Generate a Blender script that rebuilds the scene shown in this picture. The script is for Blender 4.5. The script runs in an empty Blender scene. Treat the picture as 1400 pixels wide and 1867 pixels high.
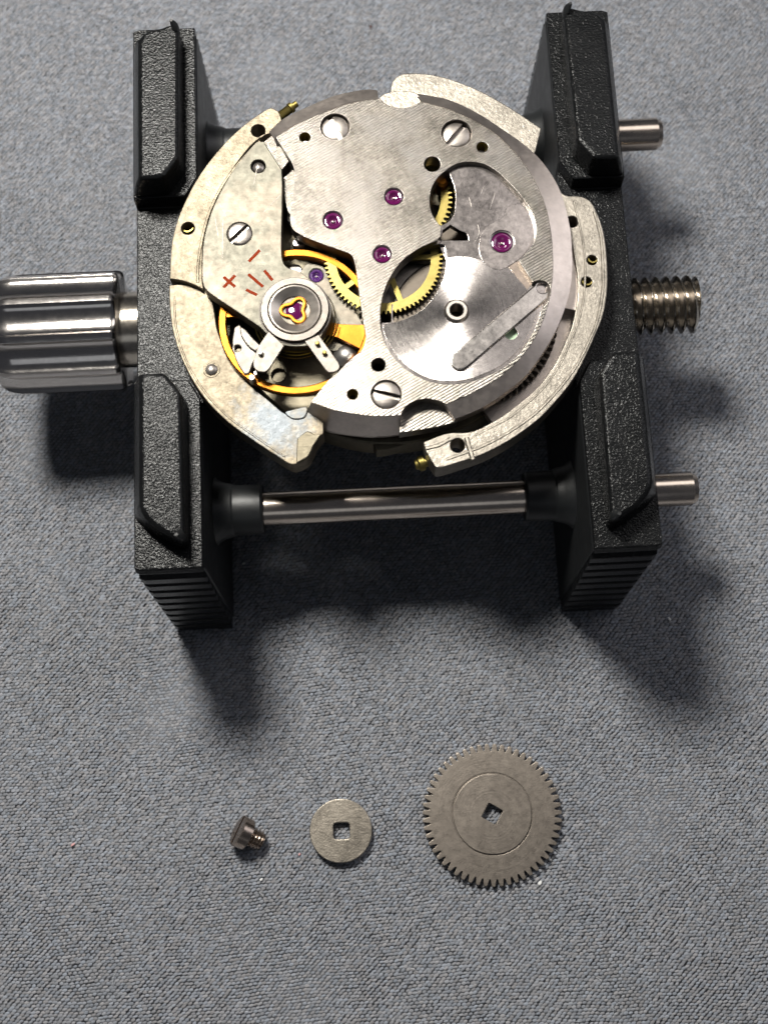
import bpy, bmesh, math, random
import numpy as np
from math import sin, cos, pi, radians, sqrt, atan2, hypot
from mathutils import Vector, Matrix, noise as mnoise

random.seed(7); np.random.seed(7)
scn = bpy.context.scene
col = scn.collection
# units: 1 blender unit = 1 mm
scn.unit_settings.system = 'METRIC'
scn.unit_settings.scale_length = 0.001

# ------------------------------------------------------------------ camera
F_PX, TILT, CAM_H = 2350.0, radians(14.0), 95.0
cd = bpy.data.cameras.new('camera')
cam = bpy.data.objects.new('camera', cd); col.objects.link(cam)
cam.location = (0, 0, CAM_H); cam.rotation_euler = (TILT, 0, 0)
cd.sensor_fit = 'VERTICAL'; cd.sensor_height = 36.0; cd.lens = 36.0 * F_PX / 1867.0
cd.clip_start = 1.0; cd.clip_end = 2000.0
cd.dof.use_dof = True; cd.dof.focus_distance = 86.0
cd.dof.aperture_fstop = 0.045 / 0.95
scn.camera = cam

# ------------------------------------------------------------------ world and lamps
wd = bpy.data.worlds.new('World'); scn.world = wd; wd.use_nodes = True
bg = wd.node_tree.nodes['Background']
bg.inputs[0].default_value = (0.80, 0.86, 1.0, 1); bg.inputs[1].default_value = 0.045

def area(name, loc, target, size, power, color, shape='DISK', size_y=None):
    ld = bpy.data.lights.new(name, 'AREA'); ld.shape = shape; ld.size = size
    if size_y: ld.size_y = size_y
    ld.energy = power; ld.color = color
    o = bpy.data.objects.new(name, ld); col.objects.link(o); o.location = loc
    o.rotation_euler = (Vector(target) - Vector(loc)).to_track_quat('-Z', 'Y').to_euler()
    return o
area('desk_lamp', (-37, 86, 131), (0, 34, 12), 32, 310000, (1.0, 0.97, 0.90))
area('reflection_softbox', (84, 112, 150), (84, 111.9, 0), 120, 44000, (1.0, 0.955, 0.93), 'RECTANGLE', 76)  # unseen soft light, sized and placed for reflections on the right-hand metal
area('window_glow', (190, 120, 170), (0, 25, 0), 150, 75000, (0.93, 0.93, 1.0), 'RECTANGLE', 120)

area('rod_fill_light', (-20, -170, 190), (0, 30, 10), 170, 16000, (0.90, 0.95, 1.0), 'RECTANGLE', 90)  # added unseen fill that gives the rods and ribs something to reflect

scn.view_settings.view_transform = 'Standard'
scn.view_settings.look = 'None'
scn.view_settings.exposure = 0.26
scn.view_settings.gamma = 1.0

# ------------------------------------------------------------------ helpers
def W(u, v, z):
    """where the sight line of a photo point meets the level z (mm)"""
    a = (u - 700) / F_PX; b = (933.5 - v) / F_PX
    s = (CAM_H - z) / (cos(TILT) - b * sin(TILT))
    return (a * s, (b * cos(TILT) + sin(TILT)) * s)

def PW(pts, z): return [W(p[0], p[1], z) for p in pts]

def mm(px, u, v, z):
    a = W(u - px / 2, v, z); b = W(u + px / 2, v, z)
    return b[0] - a[0]

def smooth(pts, closed=True, sub=5):
    """Catmull-Rom through photo/world points; a third member 1 marks a sharp corner"""
    n = len(pts); out = []
    rng = range(n) if closed else range(n - 1)
    def g(i):
        return pts[i % n] if closed else pts[max(0, min(n - 1, i))]
    for i in rng:
        p1, p2 = g(i), g(i + 1)
        c1 = len(p1) > 2; c2 = len(p2) > 2
        p0 = p1 if c1 else g(i - 1); p3 = p2 if c2 else g(i + 2)
        if c1 and c2:
            out.append((p1[0], p1[1])); continue
        for k in range(sub):
            t = k / sub; t2 = t * t; t3 = t2 * t
            out.append(tuple(0.5 * (2 * p1[j] + (p2[j] - p0[j]) * t + (2 * p0[j] - 5 * p1[j] + 4 * p2[j] - p3[j]) * t2
                                    + (3 * p1[j] - p0[j] - 3 * p2[j] + p3[j]) * t3) for j in (0, 1)))
    if not closed: out.append((pts[-1][0], pts[-1][1]))
    return out

def circ(c, r, n=40, a0=0.0):
    return [(c[0] + r * cos(a0 + 2 * pi * i / n), c[1] + r * sin(a0 + 2 * pi * i / n)) for i in range(n)]

def arc(c, r, d0, d1, n=24):
    return [(c[0] + r * cos(radians(d0 + (d1 - d0) * i / n)), c[1] + r * sin(radians(d0 + (d1 - d0) * i / n))) for i in range(n + 1)]

class Geo:
    """collects pieces of ONE object"""
    def __init__(self): self.v = []; self.f = []
    def add(self, v, f):
        k = len(self.v); self.v += [tuple(p) for p in v]; self.f += [tuple(i + k for i in q) for q in f]
        return self
    def plate(self, outline, z0, z1, holes=(), bevel=0.04, res=2):
        cu = bpy.data.curves.new('tmp', 'CURVE'); cu.dimensions = '2D'; cu.fill_mode = 'BOTH'
        for poly in [outline] + list(holes):
            sp = cu.splines.new('POLY'); sp.points.add(len(poly) - 1); sp.use_cyclic_u = True
            for i, p in enumerate(poly): sp.points[i].co = (p[0], p[1], 0, 1)
        bevel = min(bevel, (z1 - z0) * 0.45)
        cu.extrude = (z1 - z0) / 2 - bevel; cu.bevel_depth = bevel; cu.bevel_resolution = res; cu.offset = -bevel
        ob = bpy.data.objects.new('tmp', cu); col.objects.link(ob)
        bpy.context.view_layer.update()
        dg = bpy.context.evaluated_depsgraph_get(); me = ob.evaluated_get(dg).to_mesh()
        zc = (z0 + z1) / 2
        self.add([(p.co.x, p.co.y, p.co.z + zc) for p in me.vertices], [tuple(q.vertices) for q in me.polygons])
        ob.evaluated_get(dg).to_mesh_clear()
        bpy.data.objects.remove(ob); bpy.data.curves.remove(cu)
        return self
    def lathe(self, prof, c=(0, 0, 0), n=48, M=None):
        """prof = [(r,z)...] turned about the z axis"""
        v = []; f = []; m = len(prof)
        for i in range(n):
            a = 2 * pi * i / n
            for r, z in prof: v.append(Vector((r * cos(a), r * sin(a), z)))
        for i in range(n):
            j = (i + 1) % n
            for k in range(m - 1):
                f.append((i * m + k, j * m + k, j * m + k + 1, i * m + k + 1))
        if M is not None: v = [M @ p for p in v]
        v = [(p.x + c[0], p.y + c[1], p.z + c[2]) for p in v]
        return self.add(v, f)
    def loft(self, loops, cap=True):
        n = len(loops[0]); v = []; f = []
        for L in loops: v += list(L)
        for k in range(len(loops) - 1):
            for i in range(n):
                j = (i + 1) % n
                f.append((k * n + i, k * n + j, (k + 1) * n + j, (k + 1) * n + i))
        if cap: f.append(tuple(range(n - 1, -1, -1))); f.append(tuple(range((len(loops) - 1) * n, len(loops) * n)))
        return self.add(v, f)
    def tube(self, path, r, n=8, closed=False, flat=1.0):
        P = [Vector(p) for p in path]; m = len(P); loops = []
        for i, p in enumerate(P):
            a = P[(i - 1) % m] if closed or i > 0 else p
            b = P[(i + 1) % m] if closed or i < m - 1 else p
            t = (b - a).normalized()
            up = Vector((0, 0, 1))
            if abs(t.z) > 0.95: up = Vector((1, 0, 0))
            s = t.cross(up).normalized(); w = s.cross(t).normalized()
            loops.append([p + s * (r * cos(2 * pi * k / n)) + w * (r * flat * sin(2 * pi * k / n)) for k in range(n)])
        if closed: loops.append(loops[0])
        return self.loft(loops, cap=not closed)
    def build(self, name, mat, parent=None, sharp=32, bevel=0.0, local=False):
        base = Vector((0, 0, 0))
        if parent is not None and not local:
            q = parent
            while q is not None: base += q.location; q = q.parent
        me = bpy.data.meshes.new(name)
        me.from_pydata([tuple(Vector(p) - base) for p in self.v], [], self.f)
        bm = bmesh.new(); bm.from_mesh(me)
        bmesh.ops.remove_doubles(bm, verts=bm.verts, dist=0.0005)
        bmesh.ops.recalc_face_normals(bm, faces=bm.faces)
        bm.to_mesh(me); bm.free()
        me.polygons.foreach_set('use_smooth', [True] * len(me.polygons))
        me.set_sharp_from_angle(angle=radians(sharp))
        me.materials.append(mat)
        o = bpy.data.objects.new(name, me); col.objects.link(o)
        if parent is not None: o.parent = parent
        if bevel:
            md = o.modifiers.new('bevel', 'BEVEL'); md.width = bevel; md.segments = 2; md.limit_method = 'ANGLE'; md.angle_limit = radians(30)
        wn = o.modifiers.new('weighted_normal', 'WEIGHTED_NORMAL'); wn.keep_sharp = True; wn.weight = 60
        return o

def empty(name, loc, label, cat, rz=0, group=None):
    o = bpy.data.objects.new(name, None); col.objects.link(o); o.location = loc; o.rotation_euler = (0, 0, rz)
    o.empty_display_size = 1
    tag(o, label, cat, group); return o
def tag(o, label, cat, group=None):
    o['label'] = label; o['category'] = cat
    if group: o['group'] = group

def dup(o, parent, loc, rz=0):
    """copy of a part that was built about the origin, and of its sub-parts"""
    c = o.copy(); col.objects.link(c); c.parent = parent
    base = Vector((0, 0, 0)); q = parent
    while q is not None: base += q.location; q = q.parent
    c.location = Vector(loc) - base; c.rotation_euler = (0, 0, rz)
    return c

# ------------------------------------------------------------------ materials
class NT:
    def __init__(self, name):
        self.m = bpy.data.materials.new(name); self.m.use_nodes = True
        self.t = self.m.node_tree; self.b = self.t.nodes['Principled BSDF']
        self.co = self.n('ShaderNodeNewGeometry').outputs['Position']
    def n(self, kind, **kw):
        x = self.t.nodes.new(kind)
        for k, v in kw.items(): setattr(x, k, v)
        return x
    def l(self, a, b): self.t.links.new(a, b)
    def noise(self, scale, detail=3, rough=0.55, co=None, dist=0.0):
        x = self.n('ShaderNodeTexNoise'); x.inputs['Scale'].default_value = scale
        x.inputs['Detail'].default_value = detail; x.inputs['Roughness'].default_value = rough
        x.inputs['Distortion'].default_value = dist
        self.l(co or self.co, x.inputs['Vector']); return x.outputs['Fac']
    def map(self, rz=0, scale=(1, 1, 1), loc=(0, 0, 0)):
        x = self.n('ShaderNodeMapping'); x.inputs['Rotation'].default_value = (0, 0, rz); x.inputs['Scale'].default_value = scale
        x.inputs['Location'].default_value = loc
        self.l(self.co, x.inputs['Vector']); return x.outputs[0]
    def ramp(self, fac, stops):
        x = self.n('ShaderNodeValToRGB'); e = x.color_ramp.elements
        while len(e) < len(stops): e.new(0.5)
        for i, (p, c) in enumerate(stops):
            e[i].position = p; e[i].color = (c, c, c, 1) if isinstance(c, (int, float)) else (*c, 1)
        self.l(fac, x.inputs[0]); return x.outputs[0]
    def math(self, op, a, b=None, c=None, clamp=False):
        x = self.n('ShaderNodeMath', operation=op); x.use_clamp = clamp
        for i, q in enumerate((a, b, c)):
            if q is None: continue
            if isinstance(q, (int, float)): x.inputs[i].default_value = q
            else: self.l(q, x.inputs[i])
        return x.outputs[0]
    def mix(self, fac, a, b):
        x = self.n('ShaderNodeMix', data_type='RGBA')
        for i, q in ((0, fac), (6, a), (7, b)):
            if isinstance(q, (int, float)): x.inputs[i].default_value = q
            elif isinstance(q, tuple): x.inputs[i].default_value = (*q, 1)
            else: self.l(q, x.inputs[i])
        return x.outputs[2]
    def bump(self, h, strength=0.3, dist=0.05, prev=None):
        x = self.n('ShaderNodeBump'); x.inputs['Strength'].default_value = strength; x.inputs['Distance'].default_value = dist
        self.l(h, x.inputs['Height'])
        if prev is not None: self.l(prev, x.inputs['Normal'])
        return x.outputs[0]
    def set(self, **kw):
        for k, q in kw.items():
            s = self.b.inputs[k.replace('_', ' ')]
            if isinstance(q, (int, float)): s.default_value = q
            elif isinstance(q, tuple): s.default_value = (*q, 1) if len(q) == 3 else q
            else: self.l(q, s)
        return self
    def normal(self, q): self.l(q, self.b.inputs['Normal']); return self

def scratches(N, rz, density=0.9, sx=0.25, sy=9):
    """thin bright scores: stretched noise, thresholded"""
    c = N.map(rz, (sx, sy, 1))
    return N.ramp(N.noise(1.0, 2, 0.5, c), [(0.66, 0.0), (0.70, 1.0)])

def metal(name, c, rough, mott=0.25, grain=0.0, grain_scale=6.0, stripe=0.0, rz=0.0, stripe_scale=2.1, tint=None, rv=0.12, metallic=1.0, fine=0.0, stain=None, rings=None, aniso=None):
    N = NT(name)
    big = N.noise(0.55, 4, 0.6); med = N.noise(3.2, 4, 0.65)
    dark = tuple(x * (1 - mott) for x in c)
    colr = N.mix(N.ramp(N.math('ADD', N.math('MULTIPLY', big, 0.5), N.math('MULTIPLY', med, 0.5)), [(0.38, 0.0), (0.62, 1.0)]), dark, c)
    if tint: colr = N.mix(N.ramp(N.noise(0.32, 3, 0.6), [(0.45, 0.0), (0.68, 1.0)]), colr, tint)
    if stain:                      # tarnish patch with a ragged edge of its own
        d = N.n('ShaderNodeVectorMath', operation='DISTANCE'); N.l(N.co, d.inputs[0]); d.inputs[1].default_value = (*stain[0], 17.2)
        f = N.math('ADD', N.math('DIVIDE', d.outputs['Value'], stain[1]), N.math('MULTIPLY', N.math('SUBTRACT', N.noise(1.1, 4, 0.7), 0.5), 1.9))
        colr = N.mix(N.ramp(f, [(0.25, 1.0), (1.05, 0.0)]), colr, stain[2])
    N.set(Base_Color=colr, Metallic=metallic)
    r = N.math('ADD', N.math('MULTIPLY', N.noise(2.1, 4, 0.7), rv * 2), rough - rv)
    N.set(Roughness=r)
    nrm = None
    if stripe:
        w = N.n('ShaderNodeTexWave', wave_type='BANDS', bands_direction='Y'); w.inputs['Scale'].default_value = stripe_scale
        w.inputs['Distortion'].default_value = 0.6; w.inputs['Detail'].default_value = 1.5; w.inputs['Detail Scale'].default_value = 1.2
        N.l(N.map(-rz), w.inputs['Vector'])
        g = N.n('ShaderNodeNewGeometry'); sz = N.n('ShaderNodeSeparateXYZ'); N.l(g.outputs['Normal'], sz.inputs[0])
        flat = N.math('GREATER_THAN', sz.outputs['Z'], 0.985)          # the strokes are on the flat faces only, not on the bevels
        nrm = N.bump(w.outputs['Fac'], stripe, 0.035)
        N.l(N.math('MULTIPLY', flat, stripe), nrm.node.inputs['Strength'])
    if fine:
        nrm = N.bump(N.noise(1.0, 3, 0.6, N.map(-rz, (0.8, 14, 1))), fine, 0.03, nrm)
    if rings:                      # turned rings round a centre
        d = N.n('ShaderNodeVectorMath', operation='DISTANCE'); N.l(N.n('ShaderNodeVectorMath', operation='MULTIPLY').outputs[0], d.inputs[0])
        vm = d.inputs[0].links[0].from_node; N.l(N.co, vm.inputs[0]); vm.inputs[1].default_value = (1, 1, 0); d.inputs[1].default_value = (*rings[0], 0)
        x = N.n('ShaderNodeTexNoise', noise_dimensions='1D'); x.inputs['Scale'].default_value = 9; x.inputs['Detail'].default_value = 2
        N.l(d.outputs['Value'], x.inputs['W']); nrm = N.bump(x.outputs['Fac'], rings[1], 0.03)
    if aniso:                      # circular brushing
        v = N.n('ShaderNodeVectorMath', operation='SUBTRACT'); N.l(N.co, v.inputs[0]); v.inputs[1].default_value = (*aniso[0], aniso[2])
        x = N.n('ShaderNodeVectorMath', operation='CROSS_PRODUCT'); N.l(v.outputs[0], x.inputs[0]); x.inputs[1].default_value = (0, 0, 1)
        y = N.n('ShaderNodeVectorMath', operation='NORMALIZE'); N.l(x.outputs[0], y.inputs[0]); N.l(y.outputs[0], N.b.inputs['Tangent'])
        N.b.inputs['Anisotropic'].default_value = aniso[1]
    if grain:
        nrm = N.bump(N.noise(grain_scale, 3, 0.6), grain, 0.05, nrm)
    if nrm is not None: N.normal(nrm)
    return N.m

def plastic():
    N = NT('black_plastic')
    g = N.math('ADD', N.noise(7.5, 1, 0.5), N.math('MULTIPLY', N.noise(14.0, 1, 0.5), 0.5)); b = N.noise(0.5, 3)
    N.set(Base_Color=N.mix(b, (0.003, 0.0033, 0.0036), (0.008, 0.0083, 0.0088)))
    N.set(Roughness=N.math('ADD', N.math('MULTIPLY', b, 0.12), 0.15))
    N.b.inputs['Specular IOR Level'].default_value = 0.17
    N.normal(N.bump(g, 1.0, 0.038)); return N.m
def plastic_smooth():
    N = NT('black_plastic_smooth')
    N.set(Base_Color=(0.006, 0.0068, 0.0075), Roughness=N.math('ADD', N.math('MULTIPLY', N.noise(1.2, 3), 0.2), 0.36))
    N.normal(N.bump(N.noise(3.0, 2), 0.10, 0.05)); return N.m

M = {}
M['plastic'] = plastic(); M['plastic_smooth'] = plastic_smooth()
M['bridge'] = metal('striped_nickel', (0.39, 0.355, 0.31), 0.35, 0.50, stripe=0.62, rz=radians(31), stripe_scale=1.75, grain=0.34, grain_scale=5, tint=(0.35, 0.325, 0.30))
M['bridge_edge'] = metal('bridge_edge', (0.62, 0.545, 0.49), 0.38, 0.18, grain=0.10, grain_scale=9)
M['cock'] = metal('brushed_nickel_sage', (0.175, 0.165, 0.135), 0.56, 0.40, fine=0.35, rz=radians(35), tint=(0.24, 0.205, 0.165), grain=0.14)
M['disc'] = metal('regulator_nickel', (0.25, 0.225, 0.20), 0.55, 0.2, fine=0.15, rz=radians(35), grain=0.06)
M['flange'] = metal('grained_nickel_warm', (0.34, 0.29, 0.215), 0.57, 0.50, grain=0.85, grain_scale=6.0)
M['flange_low'] = metal('worn_nickel_warm', (0.275, 0.235, 0.175), 0.56, 0.50, grain=0.55, grain_scale=4.5, stain=(W(505, 765, 17.2), 3.0, (0.185, 0.20, 0.212)))
M['flange_grey'] = metal('grained_nickel', (0.38, 0.345, 0.295), 0.44, 0.45, grain=0.50, grain_scale=5.0)
M['polish'] = metal('polished_recess', (0.52, 0.47, 0.445), 0.20, 0.50, grain=0.11, grain_scale=3.2, rv=0.08)
M['floor'] = metal('plate_floor', (0.17, 0.15, 0.11), 0.50, 0.3, fine=0.4, rz=radians(40))
M['body'] = metal('plate_body', (0.30, 0.27, 0.225), 0.48, 0.3)
M['steel'] = metal('screw_steel', (0.36, 0.325, 0.295), 0.38, 0.30, fine=0.25, rz=0.4)
M['chrome'] = metal('chrome', (0.64, 0.60, 0.57), 0.16, 0.12, rv=0.06, fine=0.08, rz=radians(3))
M['rod'] = metal('rod_steel', (0.66, 0.57, 0.49), 0.22, 0.15, rv=0.06)
M['thread'] = metal('thread_steel', (0.60, 0.54, 0.46), 0.21, 0.25, rv=0.06)
M['brass'] = metal('brass', (0.25, 0.20, 0.065), 0.45, 0.20, grain=0.10)
M['gold'] = metal('gilt', (0.30, 0.112, 0.015), 0.40, 0.15, grain=0.08)
M['bright'] = metal('bright_steel', (0.42, 0.40, 0.38), 0.40, 0.25)
M['ratchet'] = metal('grey_steel_matt', (0.30, 0.262, 0.225), 0.42, 0.22, grain=0.15, grain_scale=10, rings=(W(897, 1485, .5), 0.10))
M['washer'] = metal('washer_steel', (0.42, 0.375, 0.315), 0.38, 0.40, grain=0.30, grain_scale=9)
M['dark_steel'] = metal('dark_steel', (0.44, 0.36, 0.30), 0.26, 0.2, rv=0.08)
M['turned'] = metal('turned_steel', (0.60, 0.55, 0.52), 0.27, 0.35, grain=0.05, grain_scale=3.0, rv=0.07, rings=(W(832, 568, 18.4), 0.05), aniso=(W(832, 568, 18.4), 0.85, 18.4))
M['bar'] = metal('click_steel', (0.56, 0.52, 0.49), 0.22, 0.35, grain=0.08, grain_scale=4)
M['cup'] = metal('cup_steel', (0.50, 0.45, 0.40), 0.36, 0.2)
M['polish2'] = metal('reflection_steel', (0.50, 0.45, 0.425), 0.22, 0.40, grain=0.10, grain_scale=3.2)
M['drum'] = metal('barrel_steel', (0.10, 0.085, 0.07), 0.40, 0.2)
def ruby(name, c):
    N = NT(name); N.set(Base_Color=c, Roughness=0.08); N.b.inputs['Coat Weight'].default_value = 0.6
    N.b.inputs['Coat Roughness'].default_value = 0.04; N.b.inputs['IOR'].default_value = 1.76
    N.b.inputs['Subsurface Weight'].default_value = 0.0
    return N.m
M['ruby'] = ruby('ruby', (0.085, 0.004, 0.055)); M['violet'] = ruby('violet_ruby', (0.08, 0.025, 0.14))
def paint(name, c, r=0.6):
    N = NT(name); N.set(Base_Color=N.mix(N.noise(6, 3), tuple(x * 0.7 for x in c), c), Roughness=r); return N.m
M['red'] = paint('red_enamel', (0.25, 0.036, 0.013), 0.95); M['red'].node_tree.nodes['Principled BSDF'].inputs['Specular IOR Level'].default_value = 0.05; M['lint'] = paint('lint_white', (0.75, 0.75, 0.74), 0.8); M['brown'] = paint('speck_brown', (0.09, 0.05, 0.045), 0.9); M['fuzz'] = paint('fuzz', (0.50, 0.52, 0.55), 0.9); M['lint_pink'] = paint('lint_pink', (0.6, 0.33, 0.33), 0.8)
M['pale'] = paint('pale_green', (0.45, 0.62, 0.42), 0.4)

def fabric_mat():
    N = NT('grey_knit')
    a = N.n('ShaderNodeVertexColor', layer_name='yarn').outputs['Color']
    f = N.noise(11, 3, 0.7)
    big = N.noise(0.06, 3)
    c = N.mix(f, (0.160, 0.166, 0.184), (0.285, 0.295, 0.322))
    x = N.n('ShaderNodeMix', data_type='RGBA', blend_type='MULTIPLY'); x.inputs[0].default_value = 1.0
    N.l(c, x.inputs[6]); N.l(a, x.inputs[7])
    N.set(Base_Color=x.outputs[2], Roughness=0.85)
    N.b.inputs['Specular IOR Level'].default_value = 0.25
    N.b.inputs['Sheen Weight'].default_value = 0.12
    N.normal(N.bump(N.noise(26, 2), 0.4, 0.03))
    return N.m
M['fabric'] = fabric_mat()

# ------------------------------------------------------------------ fabric: every stitch is a small lens of yarn
def cloth_h(x, y):
    return 0.16 * np.sin(x * 0.21 + y * 0.09 + 1.0) + 0.12 * np.sin(y * 0.27 - x * 0.12) + 0.06 * np.sin(x * 0.45 - y * 0.38 + 2) - 0.02
def make_fabric():
    px, py = 0.335, 0.216
    x0, x1, y0, y1 = -40, 40, -22, 80
    nx = int((x1 - x0) / px); ny = int((y1 - y0) / py)
    I, J = np.meshgrid(np.arange(nx), np.arange(ny))
    I = I.ravel(); J = J.ravel(); K = I.size
    rowph = (np.random.rand(ny) - .5) * 0.16
    cx = x0 + (I + 0.5 * (J % 2) + rowph[J]) * px; cy = y0 + J * py
    rs = np.random.rand
    # slow wander of the courses
    cy = cy + 0.35 * np.sin(cx * 0.11 + 0.7) + 0.10 * np.sin(cx * 0.53 + cy * 0.21) + 0.05 * np.sin(cx * 1.7 + cy * 0.9)
    cx = cx + 0.30 * np.sin(cy * 0.13) + 0.08 * np.sin(cy * 0.61 + cx * 0.33)
    cx = cx + (rs(K) - .5) * 0.07; cy = cy + (rs(K) - .5) * 0.05
    L = 0.168 * (0.85 + 0.3 * rs(K)); Wd = 0.106 * (0.85 + 0.3 * rs(K)); ang = radians(21) + (rs(K) - .5) * 0.45
    H = 0.065 * (0.75 + 0.5 * rs(K))
    # template: 5 stations x 3 across
    s = np.array([-1, -0.55, 0, 0.55, 1.0]); tw = np.array([0.30, 0.86, 1.0, 0.86, 0.30]); th = np.array([0.0, 0.75, 1.0, 0.75, 0.0])
    T = []
    for a in range(5):
        for b in (-1, 0, 1):
            T.append((s[a], b * tw[a], (th[a] if b == 0 else -0.25 * 1) ))
    T = np.array(T)
    lx = T[:, 0][None] * L[:, None]; ly = T[:, 1][None] * Wd[:, None]; lz = T[:, 2][None] * H[:, None]
    ca, sa = np.cos(ang)[:, None], np.sin(ang)[:, None]
    X = cx[:, None] + lx * ca - ly * sa; Y = cy[:, None] + lx * sa + ly * ca
    Z = cloth_h(X, Y) + lz - 0.10 + (0.02 * (rs(K) - .5))[:, None]
    V = np.stack([X, Y, Z], 2).reshape(-1, 3)
    q = []
    for a in range(4):
        for b in range(2):
            q.append((a * 3 + b, a * 3 + b + 3, a * 3 + b + 4, a * 3 + b + 1))
    Q = (np.array(q)[None] + (np.arange(K) * 15)[:, None, None]).reshape(-1, 4)
    base = np.array([(-600, -500, -0.45), (600, -500, -0.45), (600, 700, -0.45), (-600, 700, -0.45)], float)
    nb = len(V)
    V = np.concatenate([V, base]); Q = np.concatenate([Q, [[nb, nb + 1, nb + 2, nb + 3]]])
    me = bpy.data.meshes.new('fabric')
    me.vertices.add(len(V)); me.vertices.foreach_set('co', V.ravel())
    me.loops.add(Q.size); me.loops.foreach_set('vertex_index', Q.ravel().astype(np.int32))
    me.polygons.add(len(Q)); me.polygons.foreach_set('loop_start', (np.arange(len(Q)) * 4).astype(np.int32))
    me.polygons.foreach_set('use_smooth', np.ones(len(Q), bool))
    me.update(calc_edges=True)
    br = 0.80 + 0.36 * rs(K) ** 1.4
    hue = (rs(K) - .5) * 0.10
    C = np.stack([br * (1 + hue), br, br * (1 - hue), np.ones(K)], 1)
    Cv = np.concatenate([np.repeat(C, 15, 0), np.tile([0.42, 0.42, 0.42, 1.0], (4, 1))]).astype(np.float32)  # sheet under the stitches is darkened: shade of the gaps in its colour
    at = me.color_attributes.new('yarn', 'FLOAT_COLOR', 'POINT'); at.data.foreach_set('color', Cv.ravel())
    me.materials.append(M['fabric'])
    o = bpy.data.objects.new('fabric', me); col.objects.link(o); o['kind'] = 'structure'
    o['label'] = 'grey heathered knitted cloth under everything'
    return o
make_fabric()
def make_fuzz():
    G = Geo()
    for i in range(900):
        x = random.uniform(-36, 36); y = random.uniform(-16, 74); a = random.uniform(0, 2 * pi); L = random.uniform(.35, 1.3); b = random.uniform(-1.6, 1.6); p = []
        for k in range(6):
            p.append((x, y, float(cloth_h(x, y)) + .02 + .16 * sin(pi * k / 5))); x += cos(a) * L / 5; y += sin(a) * L / 5; a += b / 5
        G.tube(p, .011, 3)
    o = G.build('cloth_fuzz', M['fuzz']); o['kind'] = 'stuff'; o['label'] = 'loose pale fibres standing off the knitted cloth'
make_fuzz()

# ------------------------------------------------------------------ movement holder
HO = Vector((0.02, 35.5, 0)); HR = radians(2.8)
holder = empty('movement_holder', HO, 'black plastic watch movement holder with two jaws, steel rods and fluted chrome knob', 'movement holder', HR)
def HL(u, v, z):
    x, y = W(u, v, z); x -= HO.x; y -= HO.y
    return (x * cos(HR) + y * sin(HR), -x * sin(HR) + y * cos(HR))
RZ = 9.5; RY = 13.55     # rod axis height, distance of the rods from the screw

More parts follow.
